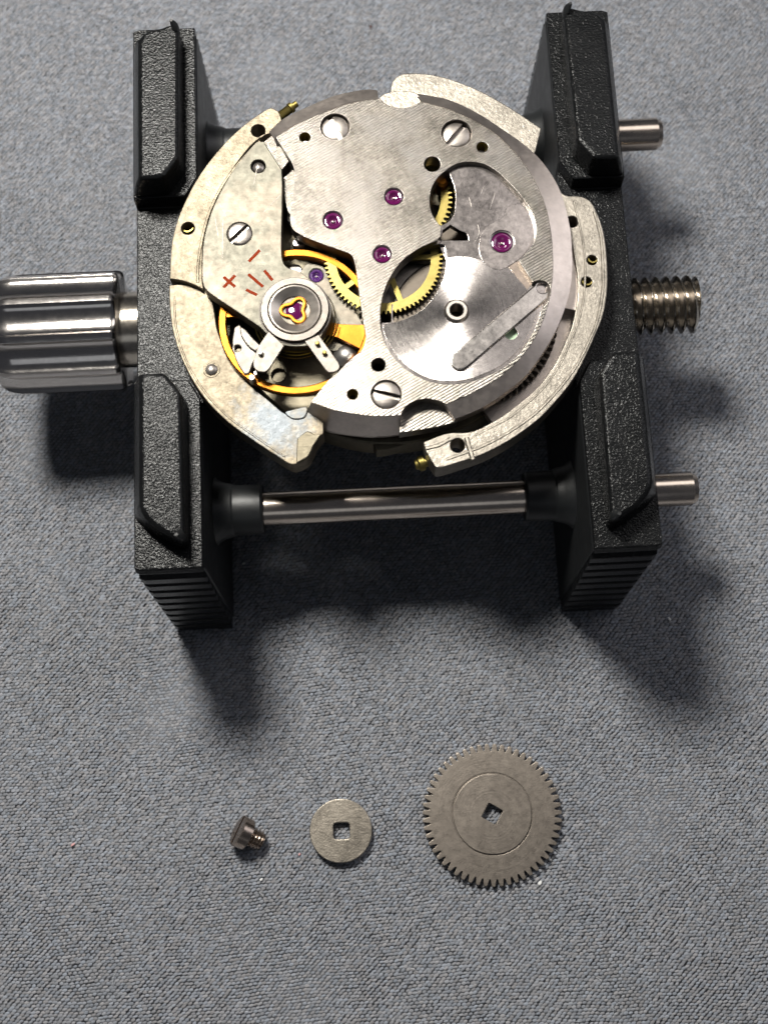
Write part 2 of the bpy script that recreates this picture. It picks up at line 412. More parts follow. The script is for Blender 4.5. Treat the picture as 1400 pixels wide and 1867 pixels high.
def jaw(sx):
    zt, zm = 16.5, 15.3
    def side(rise):
        p = []
        # front ribbed end, bottom to top
        n = 9; zs = 15.6
        for i in range(n):
            za = 0.15 + (zs - 0.3) * i / n; zb = 0.15 + (zs - 0.3) * (i + 0.62) / n
            ya = -20.15 + 1.05 * za / zt; yb = -20.15 + 1.05 * zb / zt
            p += [(ya, za), (yb - 0.0, zb), (yb + 0.38, zb + 0.25), (yb + 0.40, zb + 0.50)]
        p += [(-19.1, zt - 0.5), (-18.9, zt), (-rise, zt), (-rise + 0.15, zm), (rise - 0.15, zm), (rise, zt), (18.9, zt), (19.1, zt - 0.5)]
        q = [(-y, z) for (y, z) in p[:4 * n]][::-1]
        return [(y + (0.35 if y > 16 else 0), z) for (y, z) in p + q]
    G = Geo()
    xs = [(16.45, 6.5, 0.35), (16.1, 6.5, 0.0), (13.0, 6.5, 0.0), (12.2, 7.9, 0.0)]
    loops = []
    for x, rise, ins in xs:
        L = side(rise)
        loops.append([(sx * x, y * (1 - ins * 0.02), z) for (y, z) in L])
    G.loft(loops)
    j = G.build('jaw', M['plastic'], holder, local=True, sharp=20, bevel=0.07)
    for e in (1, -1):
        # raised lug with chamfered inner corner and a scooped end
        top = [(15.65, 6.75), (14.1, 6.8), (13.1, 8.2), (13.05, 17.0), (13.15, 17.5), (13.6, 17.4), (14.2, 17.05), (14.8, 16.65), (15.35, 16.05), (15.68, 15.4)]
        bot = [(16.42, 6.55), (14.05, 6.62), (12.98, 8.1), (12.95, 17.05), (13.05, 17.75), (13.6, 17.68), (14.3, 17.35), (15.0, 16.9), (15.8, 16.3), (16.42, 15.6)]
        if e > 0:                                  # the far lugs run out a little longer
            top = top[:3] + [(13.05, 17.5), (13.15, 18.25), (13.55, 18.35), (14.2, 18.1), (14.9, 17.95), (15.4, 17.65), (15.68, 17.1)]
            bot = bot[:3] + [(12.95, 17.7), (13.05, 18.5), (13.55, 18.6), (14.3, 18.4), (15.1, 18.2), (16.0, 17.9), (16.42, 17.4)]
        G = Geo()
        def zt_(y, x): return 18.7 - (0.30 * max(0, (y - 15.0)) / 2.5) ** 1.0
        mid = [(b[0] * 0.35 + t[0] * 0.65, b[1] * 0.35 + t[1] * 0.65) for b, t in zip(bot, top)]
        G.loft([[(sx * x, e * y, 16.42) for x, y in bot], [(sx * (x), e * y, 17.7) for x, y in [((b[0] * .55 + t[0] * .45), (b[1] * .55 + t[1] * .45)) for b, t in zip(bot, top)]],
                [(sx * x, e * y, zt_(y, x)) for x, y in top]])
        G.build('lug', M['plastic'], j, local=True, sharp=25, bevel=0.24)
        # moulding flash left on the end of the lug
        G = Geo()
        G.loft([[(sx * (13.25 + 0.02 * k + 0.25 * cos(a)), e * (17.2 + .9 * (e > 0) + 0.35 * sin(a)), 17.9 + 0.30 * k) for a in [2 * pi * i / 7 for i in range(7)]] for k in range(3)] +
               [[(sx * (13.45 + 0.12 * cos(a)), e * (17.3 + .9 * (e > 0) + 0.10 * sin(a)), 18.95) for a in [2 * pi * i / 7 for i in range(7)]]])
        G.build('flash', M['plastic_smooth'], j, local=True, sharp=50)
    # inner face and bosses round the rods
    for yy in (RY, -RY):
        G = Geo(); R = Matrix.Rotation(pi / 2 * (-sx), 3, 'Y')
        prof = [(0.0, 0), (2.5, 0.0), (2.2, 0.25), (1.95, 0.7), (1.85, 1.2), (1.8, 1.3), (1.74, 1.4), (1.70, 3.2), (1.6, 3.35), (1.2, 3.36), (1.2, 3.0)]
        G.lathe(prof, (sx * 12.25, yy, RZ), 32, R)
        G.build('boss', M['plastic_smooth'], j, local=True)
    G = Geo(); R = Matrix.Rotation(pi / 2 * (-sx), 3, 'Y')
    G.lathe([(0, 0), (3.6, 0), (3.3, 0.6), (3.0, 1.2), (2.0, 1.25)], (sx * 12.25, 0, RZ), 32, R)
    G.build('boss', M['plastic_smooth'], j, local=True)
    # smooth cheek covering the inner wall
    G = Geo()
    G.loft([[(sx * 12.2, y, z) for y, z in ((-19.3, 0.1), (-18.9, 16.1), (-7.9, 16.1), (-7.7, 14.6), (7.7, 14.6), (7.9, 16.1), (18.9, 16.1), (19.3, 0.1))],
            [(sx * 12.13, y, z) for y, z in ((-19.2, 0.15), (-18.8, 16.0), (-8.0, 16.0), (-7.8, 14.5), (7.8, 14.5), (8.0, 16.0), (18.8, 16.0), (19.2, 0.15))]])
    G.build('cheek', M['plastic_smooth'], j, local=True, sharp=20)
    return j
jaw(-1); jaw(1)

def xrod(name, mat, x0, x1, y, r, ch=0.22, n=40):
    G = Geo(); Rm = Matrix.Rotation(pi / 2, 3, 'Y')
    G.lathe([(0, x0), (r - ch, x0), (r, x0 + ch), (r, x1 - ch * 1.6), (r - 0.03, x1 - ch * 1.5), (r - ch, x1), (0, x1)], (0, y, RZ), n, Rm)
    return G.build(name, mat, holder, local=True, sharp=30)
xe = HL(1204, 250, RZ)[0]; xl = HL(1268, 893, RZ)[0]
xrod('guide_rod', M['rod'], -15.0, xe, RY, 1.15)
xrod('guide_rod', M['rod'], -15.0, xl, -RY, 1.15)
# threaded screw
def threaded(r0, r1, x0, x1, pitch, n=48, per=10):
    steps = int((x1 - x0) / pitch * per); loops = []
    for k in range(steps + 1):
        x = x0 + (x1 - x0) * k / steps; L = []
        for i in range(n):
            a = 2 * pi * i / n
            ph = (x / pitch - i / n) % 1.0
            t = abs(ph * 2 - 1)                       # 0..1..0
            t = min(1, max(0, (t - 0.12) / 0.76))
            r = r1 + (r0 - r1) * t
            r = min(r, r1 - 0.1 + (r0 - r1) + (x1 - x) * 0.9)
            L.append((x, r * cos(a), r * sin(a)))
        loops.append(L)
    return loops
G = Geo(); xs1 = HL(1267, 558, RZ)[0]
G.loft([[(x, y, z + RZ) for x, y, z in L] for L in threaded(2.05, 1.58, -11.0, xs1, 0.74)])
G.build('screw_rod', M['thread'], holder, local=True, sharp=50)
# fluted knob
kx0 = HL(-6, 608, RZ)[0]; kx1 = HL(236, 600, RZ)[0]
G = Geo(); nf = 10; n = 400; loops = []
for (fx, kr, fl) in ((0.0, 0.60, 0.0), (0.004, 0.70, 0.0), (0.02, 0.80, 0.25), (0.05, 0.885, 0.6), (0.09, 0.945, 0.85), (0.14, 0.98, 1), (0.2, 1.0, 1), (0.5, 1.0, 1), (0.93, 1.0, 1), (0.955, 0.985, 1), (0.97, 0.955, 0.9), (0.975, 0.90, 0.7), (0.98, 0.55, 0)):
    L = []
    for i in range(n):
        a = 2 * pi * i / n
        ph = (((a - radians(9)) * nf / (2 * pi)) % 1.0) - 0.5         # flute centred at 0
        w = 0.41
        d = 0.0
        if abs(ph) < w: d = 0.52 * sqrt(max(0, 1 - (ph / w) ** 2)) ** 1.3
        r = 4.28 * kr - d * fl
        L.append((kx0 + (kx1 - kx0) * fx, r * cos(a), r * sin(a) + RZ))
    loops.append(L)
G.loft(loops); knob = G.build('adjusting_knob', M['chrome'], holder, local=True, sharp=35)
G = Geo()
G.lathe([(0, kx1 - 0.5), (2.62, kx1 - 0.5), (2.66, kx1 - 0.2), (2.66, -16.2), (0, -16.2)], (0, 0, RZ), 48, Matrix.Rotation(pi / 2, 3, 'Y'))
G.build('collar', M['thread'], holder, local=True)

# ------------------------------------------------------------------ watch movement
ZT, ZF = 18.8, 17.4
MC = W(707, 496, ZF)
mov = empty('watch_movement', (MC[0], MC[1], 13.4), 'open mechanical watch movement gripped in the black holder', 'watch movement')

# -- lower body
G = Geo()
G.lathe([(0, 13.4), (11.0, 13.4), (11.2, 13.6), (11.2, 15.75), (11.1, 15.85), (0, 15.85)], (MC[0], MC[1], 0), 96)
base = G.build('base_plate', M['floor'], mov)

# -- upper left flange sector (higher step)
zf = 17.65
G = Geo()
out = smooth([(497, 197, 1), (487, 199), (450, 224), (414, 257), (383, 293), (357, 331), (337, 370), (322, 408), (313, 450), (310, 508, 1),
              (330, 511), (352, 518), (371, 528, 1), (369, 500), (372, 430), (388, 375), (420, 315), (455, 268), (480, 247, 1), (500, 240, 1), (514, 222, 1), (509, 205)])
G.plate(PW(out, zf), 15.3, zf, [circ(W(471, 238, zf), 0.47, 24), circ(W(343, 416, zf), 0.44, 24)], 0.06)
fl1 = G.build('flange', M['flange'], base)
# groove ridge that runs along its inner edge
G = Geo()
rd = smooth([(474, 258), (440, 293), (410, 332), (385, 380), (370, 430), (362, 480), (361, 515)], False, 6)
G.tube([(*W(u, v, zf), zf + 0.0) for u, v in rd], 0.10, 6, flat=0.5)
G.build('ridge', M['flange'], base)

# -- lower left plate (worn, with tarnish)
zl = 17.2
G = Geo()
out = smooth([(309, 520, 1), (310, 560), (317, 609), (337, 666), (371, 723), (414, 768), (466, 806), (523, 843, 1), (538, 847), (562, 835), (575, 808, 1), (590, 790, 1),
              (590, 760, 1), (557, 743, 1), (540, 755), (520, 754), (490, 730), (448, 694), (419, 651), (398, 606), (391, 566), (385, 540), (368, 527), (345, 516, 1)])
G.plate(PW(out, zl), 15.3, zl, [], 0.07)
fl2 = G.build('flange', M['flange_low'], base); fl2['label'] = 'lower left rim of the plate, cream with blue tarnish'
G = Geo()   # thin outer lip
rd = smooth([(318, 540), (322, 600), (341, 660), (375, 716), (418, 761), (470, 799), (520, 833)], False, 6)
G.tube([(*W(u, v, zl), zl) for u, v in rd], 0.07, 6, flat=0.6)
G.build('lip', M['flange_low'], base)
G = Geo()
out = smooth([(542, 800, 1), (560, 786), (575, 792), (588, 789, 1), (572, 812), (561, 833), (540, 845, 1)])
G.plate(PW(out, zl + .15), 16.0, zl + .15, [], 0.07); G.build('tab', M['floor'], base)
G = Geo()
out = smooth([(520, 752), (540, 745), (560, 742), (556, 760), (535, 764)])
G.plate(PW(out, zl + .1), 16.0, zl + .1, [], 0.07); G.build('tab', M['flange_low'], base)

# -- upper right lug of the plate
zu = 17.5
G = Geo()
out = smooth([(711, 172, 1), (715, 150), (726, 138), (744, 133), (780, 135), (817, 143), (876, 166), (934, 199), (986, 234, 1), (982, 252), (976, 276, 1),
              (960, 300, 1), (900, 255), (830, 215), (760, 200), (715, 200, 1)])
G.plate(PW(out, zu), 15.9, zu, [], 0.07); G.build('flange', M['flange_grey'], base)

# -- right flange
zr = 17.4
G = Geo()
out = smooth([(1012, 340, 1), (1031, 356), (1055, 357), (1075, 366), (1088, 388), (1099, 420), (1105, 460), (1107, 518), (1100, 570), (1085, 610), (1062, 660), (1040, 698), (1010, 735),
              (977, 768), (930, 802), (880, 828), (830, 845), (800, 853), (790, 846), (777, 824, 1), (772, 806, 1), (815, 790), (860, 787), (900, 768), (929, 749), (979, 707), (1011, 664), (1035, 613), (1047, 575), (1053, 520), (1045, 460), (1030, 400), (1012, 360, 1)])
hl = [circ(W(1079, 474, zr), .34, 20), circ(W(1069, 514, zr), .36, 20), circ(W(834, 812, zr), .46, 24), circ(W(1043, 404, zr), .40, 20)]
G.plate(PW(out, zr), 15.3, zr, hl, 0.07)
fl3 = G.build('flange', M['flange_grey'], base)
G = Geo()   # under-rim seen below the flange, and the raised lip along its outside
rd = smooth([(1082, 385), (1094, 430), (1098, 480), (1098, 530), (1088, 585), (1072, 625), (1052, 664), (1030, 695), (1000, 730), (968, 760), (924, 790), (876, 815), (812, 838)], False, 6)
G.tube([(*W(u, v, zr), zr) for u, v in rd], 0.10, 6, flat=0.6)
G.build('lip', M['flange_grey'], base)
G = Geo()
rd2 = smooth([(1045, 365), (1060, 430), (1066, 480), (1064, 540), (1054, 585), (1040, 622), (1018, 668), (986, 712), (936, 756), (905, 774), (866, 794)], False, 6)
G.tube([(*W(u, v, zr), zr) for u, v in rd2], 0.07, 6, flat=0.6)
G.build('lip', M['flange_grey'], base)
# ridge and step beside the hole at the bottom right
G = Geo(); G.tube([(*W(u, v, zr), zr) for u, v in ((776, 818), (800, 812), (822, 800))], 0.13, 6, flat=0.7); G.tube([(*W(u, v, zr), zr) for u, v in ((850, 798), (856, 820), (862, 838))], 0.16, 6, flat=0.7)
G.build('ridge', M['flange_grey'], base)
# brass bushes in the flange holes
for (u, v, r) in ((1079, 474, .34), (1069, 514, .36), (343, 416, .44)):
    c = W(u, v, 16.9); G = Geo(); G.lathe([(r, 15.4), (r * 1.0, 17.2), (r * .75, 17.2), (r * .7, 15.4)], (c[0], c[1], 0), 24); G.build('bush', M['brass'], base)
# underside lug with the stub of the stem
G = Geo(); G.plate(PW(smooth([(672, 790, 1), (676, 800), (686, 823, 1), (712, 819), (757, 804, 1), (765, 785, 1)]), 15.6), 14.2, 15.6, [], .08); G.build('tab', M['floor'], base)
G = Geo(); c0 = Vector((*W(800, 836, 15.4), 15.4)); c1 = Vector((*W(757, 848, 15.4), 15.4)); d = (c1 - c0)
q = d.normalized().to_track_quat('Z', 'Y').to_matrix()
ln = d.length
G.lathe([(0, -1), (.32, -1), (.32, ln * .62), (.50, ln * .64), (.50, ln * .84), (.36, ln * .9), (.30, ln), (0, ln)], c0, 24, q)
G.build('stem', M['brass'], base)
# short shaft with a coil at the upper left edge
c0 = Vector((*W(508, 214, 17.0), 17.0)); c1 = Vector((*W(541, 189, 17.0), 17.0)); d = c1 - c0; ln = d.length
q = d.normalized().to_track_quat('Z', 'Y').to_matrix()
G = Geo(); G.lathe([(0, -.6), (.17, -.6), (.17, ln * .60), (.36, ln * .62), (.36, ln * .76), (.22, ln * .78), (.22, ln), (0, ln)], c0, 20, q)
sh = G.build('stem', M['brass'], base)
G = Geo(); hx = []
for i in range(120):
    a = i / 12 * 2 * pi; hx.append(c0 + q @ Vector((.27 * cos(a), .27 * sin(a), -.1 + (ln * .66) * i / 120)))
G.tube(hx, .055, 5); G.build('coil', M['brass'], sh)

# -- train bridge: big striped plate
top = smooth([(503, 250, 1), (521, 238), (543, 226), (570, 213), (600, 201), (643, 187), (692, 179, 1), (703, 189), (718, 195), (735, 197), (752, 193), (766, 185, 1),
              (817, 199), (864, 220), (905, 246), (943, 284), (969, 319), (993, 372), (1005, 427), (1008, 480), (1006, 518), (998, 560), (982, 603), (965, 632), (945, 657), (915, 684), (880, 706), (845, 724), (812, 737, 1),
              (800, 731), (776, 727), (752, 733), (737, 745), (731, 757, 1), (700, 759), (671, 758), (614, 749), (567, 733, 1), (597, 695, 1), (643, 652, 1), (660, 637), (667, 615), (663, 590), (656, 545), (648, 485), (641, 466),
              (631, 460, 1), (594, 447, 1), (560, 434), (541, 424), (533, 416), (529, 404), (530, 387), (534, 363), (537, 314), (529, 291), (510, 262)])
recess = smooth([(811, 312), (798, 324), (787, 343), (783, 368), (789, 392), (804, 414, 1), (803, 430, 1), (797, 439, 1), (768, 451), (735, 474), (712, 505), (698, 540), (693, 575), (696, 605), (706, 632), (722, 655), (745, 676), (775, 692),
                 (810, 700), (847, 698), (880, 688), (915, 672), (945, 646), (965, 618), (978, 590), (985, 566, 1), (996, 552), (1003, 535), (1000, 519), (988, 511), (970, 514, 1), (961, 500, 1), (945, 475, 1), (958, 462), (972, 443), (977, 418), (969, 387),
                 (953, 362), (929, 335), (906, 313), (882, 299), (854, 295), (832, 299)])
Wt = lambda p: PW(p, ZT)
holes = [Wt(recess)]
scr = [(611, 231, 27), (832, 243, 28), (704, 719, 28)]
for u, v, r in scr: holes.append(circ(W(u, v, ZT), mm(r * 2, u, v, ZT) / 2, 40))
jew = [(718, 358, 16), (607, 401, 17), (697, 463, 16)]
for u, v, r in jew: holes.append(circ(W(u, v, ZT), mm(r * 2 + 3, u, v, ZT) / 2, 36))
for u, v, r in ((556, 250, 10), (788, 299, 15), (879, 268, 10.5), (690, 665, 13), (643, 719, 10)):
    holes.append(circ(W(u, v, ZT), mm(r * 2, u, v, ZT) / 2, 28))
G = Geo(); G.plate(Wt(top), ZT - 1.15, ZT, holes, 0.045)
bridge = G.build('train_bridge', M['bridge'], mov)
# bevelled skirts
def skirt(pairs, drop, wall, name='bevel'):
    G = Geo(); A = smooth([p[0] for p in pairs], False, 5); B = smooth([p[1] for p in pairs], False, 5)
    L = []
    zt = ZT - .03; zo = ZT - drop
    for a, b in zip(A, B):
        p = W(a[0], a[1], zt); q = W(b[0], b[1], zo)
        d = Vector((q[0] - p[0], q[1] - p[1])).normalized() * 0.35
        L.append([(p[0] - d.x, p[1] - d.y, zt - .3), (p[0], p[1], zt), (p[0] * .5 + q[0] * .5, p[1] * .5 + q[1] * .5, (zt * .42 + zo * .58) + .12 * drop * .5), (q[0], q[1], zo), (q[0], q[1], zo - wall), (p[0] - d.x, p[1] - d.y, zo - wall)])
    G.loft(L); return G.build(name, M['bridge_edge'], bridge, sharp=40)
skirt([((766, 185), (757, 170)), ((817, 199), (817, 182)), ((864, 220), (866, 204)), ((905, 246), (910, 232)), ((943, 284), (953, 262)), ((969, 319), (987, 294)), ((993, 372), (1018, 342)), ((1005, 427), (1036, 402)), ((1008, 480), (1042, 455)),
       ((1006, 518), (1041, 512)), ((998, 560), (1030, 560)), ((982, 603), (1010, 608)), ((965, 632), (986, 648)), ((945, 657), (957, 686)), ((915, 684), (920, 716)), ((880, 706), (884, 740)), ((845, 724), (852, 755)), ((812, 737), (828, 764))], .45, .9)
skirt([((500, 253), (491, 240)), ((521, 238), (510, 222)), ((543, 226), (531, 209)), ((600, 201), (600, 178)), ((643, 187), (643, 167)), ((680, 181), (672, 163)), ((690, 179), (688, 165))], .5, .9)
skirt([((567, 734), (558, 757)), ((590, 742), (578, 773)), ((614, 749), (602, 785)), ((671, 758), (660, 793)), ((700, 759), (697, 794)), ((731, 757), (729, 790))], 2.2, .5)
# little grained shelf and the half-round notch floor
G = Geo(); G.plate(PW(smooth([(690, 182, 1), (700, 172), (728, 166), (758, 170), (770, 185, 1), (755, 200), (730, 204), (703, 198)]), ZT - .35), ZT - 1.2, ZT - .3, [], .05)
G.build('shelf', M['flange_grey'], bridge)
G = Geo(); G.plate(PW(smooth([(728, 790, 1), (730, 755), (745, 735), (776, 727), (805, 735), (826, 757), (832, 770, 1), (790, 780)]), ZT - 1.0), ZT - 2.0, ZT - .95, [], .05)
G.build('shelf', M['bridge'], bridge)
# recess floor
zr_ = ZT - .42
lens = smooth([(814, 305, 1), (797, 318), (784, 343), (781, 368), (788, 394), (803, 411, 1), (817, 404), (827, 390), (830, 368), (829, 346), (821, 322)])
trap = smooth([(801, 438, 1), (807, 420, 1), (821, 410, 1), (836, 419), (850, 426), (854, 438, 1)])
lens2 = smooth([(798, 445, 1), (762, 456), (730, 481), (708, 515), (695, 560), (694, 588, 1), (730, 585), (768, 566), (795, 535), (810, 500), (813, 470), (810, 446, 1)])
flo = smooth([(811, 300), (790, 318), (775, 343), (772, 368), (780, 400), (786, 430), (755, 446), (722, 470), (700, 503), (685, 540), (681, 575), (686, 612), (706, 650), (740, 688), (775, 704), (810, 712), (850, 709), (885, 698), (920, 682), (952, 656), (975, 625), (990, 592),
              (1012, 545), (1010, 515), (990, 500), (972, 500), (960, 478), (985, 440), (988, 418), (978, 382), (960, 355), (935, 328), (910, 304), (884, 288), (854, 284), (832, 288)])
G = Geo()
G.plate(PW(flo, zr_), zr_ - .5, zr_, [PW(lens, zr_), PW(trap, zr_), PW(lens2, zr_), circ(W(832, 568, zr_), .62, 32), circ(W(915, 441, zr_), .80, 36), circ(W(931, 608, zr_), .46, 24)], .035)
rf = G.build('recess_floor', M['polish'], mov)
# thin shelf left in the black opening
G = Geo(); G.plate(PW(smooth([(797, 441, 1), (856, 438, 1), (854, 456), (838, 470), (812, 474, 1)]), zr_ - .3), zr_ - .6, zr_ - .25, [], .03); G.build('shelf', M['polish'], rf)
# hub ring in the barrel recess
c = W(832, 568, zr_)
G = Geo(); G.lathe([(.42, zr_ - 1.0), (.42, zr_ + .20), (.48, zr_ + .26), (.66, zr_ + .26), (.78, zr_ + .16), (.84, zr_ - .02), (.86, zr_ - .02)], (c[0], c[1], 0), 48)
G.build('hub', M['steel'], rf)
G = Geo(); G.lathe([(1.05, zr_ - .01), (1.06, zr_ + .03), (1.12, zr_ + .03), (1.14, zr_ - .01)], (c[0], c[1], 0), 56); G.build('ring', M['polish'], rf)
# shallow turned ring near the recess wall
G = Geo(); rr = mm(118 * 2, 832, 580, zr_) / 2
L = []
for i in range(40):
    a = radians(170 + 150 * i / 39); L.append((c[0] + rr * cos(a), c[1] - .2 + rr * sin(a), zr_))
G.tube(L, .05, 5, flat=.6); G.build('ring', M['polish'], rf)
lid = [(813, 470), (810, 500), (795, 535), (768, 566), (730, 585), (698, 592)] + [(701, 610), (711, 632), (727, 654), (749, 673), (778, 688), (810, 695), (847, 693), (879, 683), (912, 667), (941, 642), (960, 615), (973, 590), (978, 565), (968, 538), (945, 510), (925, 490), (890, 478), (850, 468)]
G = Geo(); G.plate(PW(smooth([(lid[0][0], lid[0][1], 1)] + lid[1:5] + [(lid[5][0], lid[5][1], 1)] + lid[6:]), zr_), zr_ - .05, zr_ + .035, [circ(c, .62, 32), circ(W(931, 608, zr_), .42, 24)], .02); G.build('barrel_lid', M['turned'], rf)
# click bar
G = Geo()
a = Vector(W(838, 660, zr_)); b = Vector(W(990, 530, zr_)); d = (b - a).normalized(); nn = Vector((-d.y, d.x)); w = .62
cap = [a + (d * cos(t) + nn * sin(t)) * w for t in [pi / 2 + pi * i / 12 for i in range(13)]] + [b + (d * cos(t) + nn * sin(t)) * w for t in [-pi / 2 + pi * i / 12 for i in range(13)]]
G.plate([tuple(p) for p in cap], zr_ - .02, zr_ + .20, [circ(W(988, 527, zr_), .36, 24)], .10, 3)
G.build('click_bar', M['bar'], rf)
G = Geo(); G.plate(circ(W(931, 607, zr_), .5, 24), zr_ - .55, zr_ - .35, [], .03); G.build('hole_glint', M['pale'], rf)  # pale green disc below the hole, a greenish reflection put into colour
G = Geo(); G.plate(PW(smooth([(947, 474, 1), (961, 499, 1), (972, 515, 1), (958, 532, 1), (938, 500, 1), (925, 487, 1)]), zr_), zr_ - .1, zr_ + .015, [], .01); G.build('click_spring', M['dark_steel'], rf)
# apron round the large jewel, its outline drawn after a reflection in the floor
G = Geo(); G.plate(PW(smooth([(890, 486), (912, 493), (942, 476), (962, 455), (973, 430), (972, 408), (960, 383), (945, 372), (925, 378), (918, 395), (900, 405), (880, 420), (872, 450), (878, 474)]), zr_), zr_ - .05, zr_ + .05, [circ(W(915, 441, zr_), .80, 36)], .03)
G.build('reflection_land', M['polish2'], rf)

# -- jewels
def jewel_mesh(r, hole=.28):
    G = Geo(); G.lathe([(r, -.5), (r, -.12), (r * .93, -.03), (r * .8, .0), (r * .62, -.02), (r * .45, -.12), (r * .32, -.20), (r * hole * .6, -.22), (r * hole * .6, -.5), (0, -.5)], (0, 0, 0), 40); return G
def jewel(u, v, z, rpx, par, mat='ruby', sink=.1):
    c = W(u, v, z); r = mm(rpx * 2, u, v, z) / 2
    j = jewel_mesh(r).build('jewel', M[mat], None); j.parent = par
    base_ = Vector((0, 0, 0)); q = par
    while q is not None: base_ += q.location; q = q.parent
    j.location = Vector((c[0], c[1], z - sink)) - base_
    # polished countersink round the stone
    G = Geo(); G.lathe([(r * 1.0, z - .30), (r * 1.02, z - sink), (r * 1.17, z - .005), (r * 1.22, z - .005), (r * 1.22, z - .3)], (c[0], c[1], 0), 40); G.build('setting', M['bright'], par)
    G = Geo(); G.lathe([(r * .16, z - .6), (r * .16, z - sink - .16), (r * .08, z - sink - .10), (0, z - sink - .09)], (c[0], c[1], 0), 16); G.build('pivot', M['steel'], par)
for u, v, r in jew: jewel(u, v, ZT, r, bridge)
jewel(915, 441, zr_, 20, rf, sink=.06)

# -- screws: one head, copied
def screw_head(r, slot=.20):
    G = Geo()
    w = r * slot; a0 = math.asin(w / (r * .96))
    G.lathe([(0, -.28), (r * .97, -.28), (r * .97, -.6), (0, -.6)], (0, 0, 0), 40)
    for s in (0, pi):
        nth = 20; loops = []
        for (k, z) in ((1.0, -.30), (1.0, -.07), (.97, -.03), (.86, .02), (.6, .065), (.3, .085)):
            rr = r * k; ww = w * (1 if k > .25 else 1)
            aa = math.asin(min(.98, ww / rr))
            loops.append([(rr * cos(s + aa + (pi - 2 * aa) * i / nth), rr * sin(s + aa + (pi - 2 * aa) * i / nth), z) for i in range(nth + 1)])
        G.loft(loops)
    return G
sc0 = screw_head(.92).build('screw', M['steel'], None, sharp=40)
first = True
def place_screw(u, v, z, rpx, par, img_angle, zoff=-.12):
    global first
    c = W(u, v, z); r = mm(rpx * 2, u, v, z) / 2
    o = sc0 if first else sc0.copy()
    if not first: col.objects.link(o)
    first = False
    o.parent = par
    base_ = Vector((0, 0, 0)); q = par
    while q is not None: base_ += q.location; q = q.parent
    o.location = Vector((c[0], c[1], z + zoff)) - base_; o.rotation_euler = (0, 0, radians(img_angle)); k = r / .92; o.scale = (k, k, k)
place_screw(611, 232, ZT, 25, bridge, -65); place_screw(832, 244, ZT, 25.5, bridge, 50); place_screw(704, 719, ZT, 26.5, bridge, -14, -.06)
for u, v, r in scr:      # polished counterbore lip
    c = W(u, v, ZT); rr = mm(r * 2, u, v, ZT) / 2
    G = Geo(); G.lathe([(rr * .985, ZT - .9), (rr * .985, ZT - .06), (rr * 1.03, ZT + .004), (rr * 1.05, ZT + .004), (rr * 1.05, ZT - .9)], (c[0], c[1], 0), 44); G.build('counterbore', M['steel'], bridge)
for u, v, r in ((556, 250, 10), (879, 268, 10.5), (643, 719, 10)):
    c = W(u, v, ZT); rr = mm(r * 2, u, v, ZT) / 2
    G = Geo(); G.lathe([(rr * 1.03, ZT - .8), (rr * 1.04, ZT - .02), (rr * .98, ZT - .10), (rr * .70, ZT - .3), (rr * .62, ZT - .8)], (c[0], c[1], 0), 28); G.build('bush', M['brass'], bridge)

# -- hatched pillar steps between cock and bridge
G = Geo(); G.plate(PW([(481, 259), (499, 244), (527, 294), (514, 309)], ZT - .45), ZT - 2, ZT - .45, [], .04)
G.plate(PW(smooth([(516, 325, 1), (534, 309, 1), (545, 320, 1), (545, 395, 1), (528, 390), (520, 365)]), ZT - .9), ZT - 2.4, ZT - .9, [], .04)
G.build('pillar', M['bridge'], mov)

# -- wheels
def gear_loop(c, rt, rr, n, a0=0.0):
    p = []
    for i in range(n):
        for (f, k) in ((-.5, 0), (-.30, 0), (-.17, .75), (-.09, 1), (.09, 1), (.17, .75), (.30, 0)):
            a = a0 + (i + f) * 2 * pi / n; r = rr + (rt - rr) * k; p.append((c[0] + r * cos(a), c[1] + r * sin(a)))
    return p
def spoke_holes(c, ri, rh, n, w, a0):
    H = []
    for i in range(n):
        s = a0 + i * 2 * pi / n; e = a0 + (i + 1) * 2 * pi / n
        L = []
        da = math.asin(w / ri); db = math.asin(min(.9, w / rh))
        for k in range(11):
            a = s + da + (e - s - 2 * da) * k / 10; L.append((c[0] + ri * cos(a), c[1] + ri * sin(a)))
        for k in range(7):
            a = e - db - (e - s - 2 * db) * k / 6; L.append((c[0] + rh * cos(a), c[1] + rh * sin(a)))
        H.append(L)
    return H
def wheel(c, z, rt, rr, nt, ri, rh, ns, w, a0, th, par=None, name='wheel'):
    G = Geo(); G.plate(gear_loop(c, rt, rr, nt), z - th, z, spoke_holes(c, ri, rh, ns, w, a0), .02, 1)
    o = G.build(name, M['brass'], par or mov)
    G = Geo(); G.lathe([(.22, z - 1.6), (.22, z + .5), (0, z + .5)], (c[0], c[1], 0), 20); G.build('arbor', M['steel'], o)
    return o
zw = 17.75
wc = W(699, 472, zw); wr = mm(216, 699, 472, zw) / 2
wheel(wc, zw, wr, wr * .945, 74, wr * .80, wr * .25, 5, .18, radians(3), .22)
zw2 = 17.3
wc2 = W(718, 360, zw2); wr2 = mm(214, 718, 360, zw2) / 2
wheel(wc2, zw2, wr2, wr2 * .93, 66, wr2 * .80, wr2 * .25, 4, .2, radians(35), .22)
G = Geo(); c = W(806, 333, 17.6); G.lathe([(0, 17.9), (.25, 17.9), (.4, 17.75), (.42, 16.5)], (c[0], c[1], 0), 20); G.build('bush', M['gold'], mov)
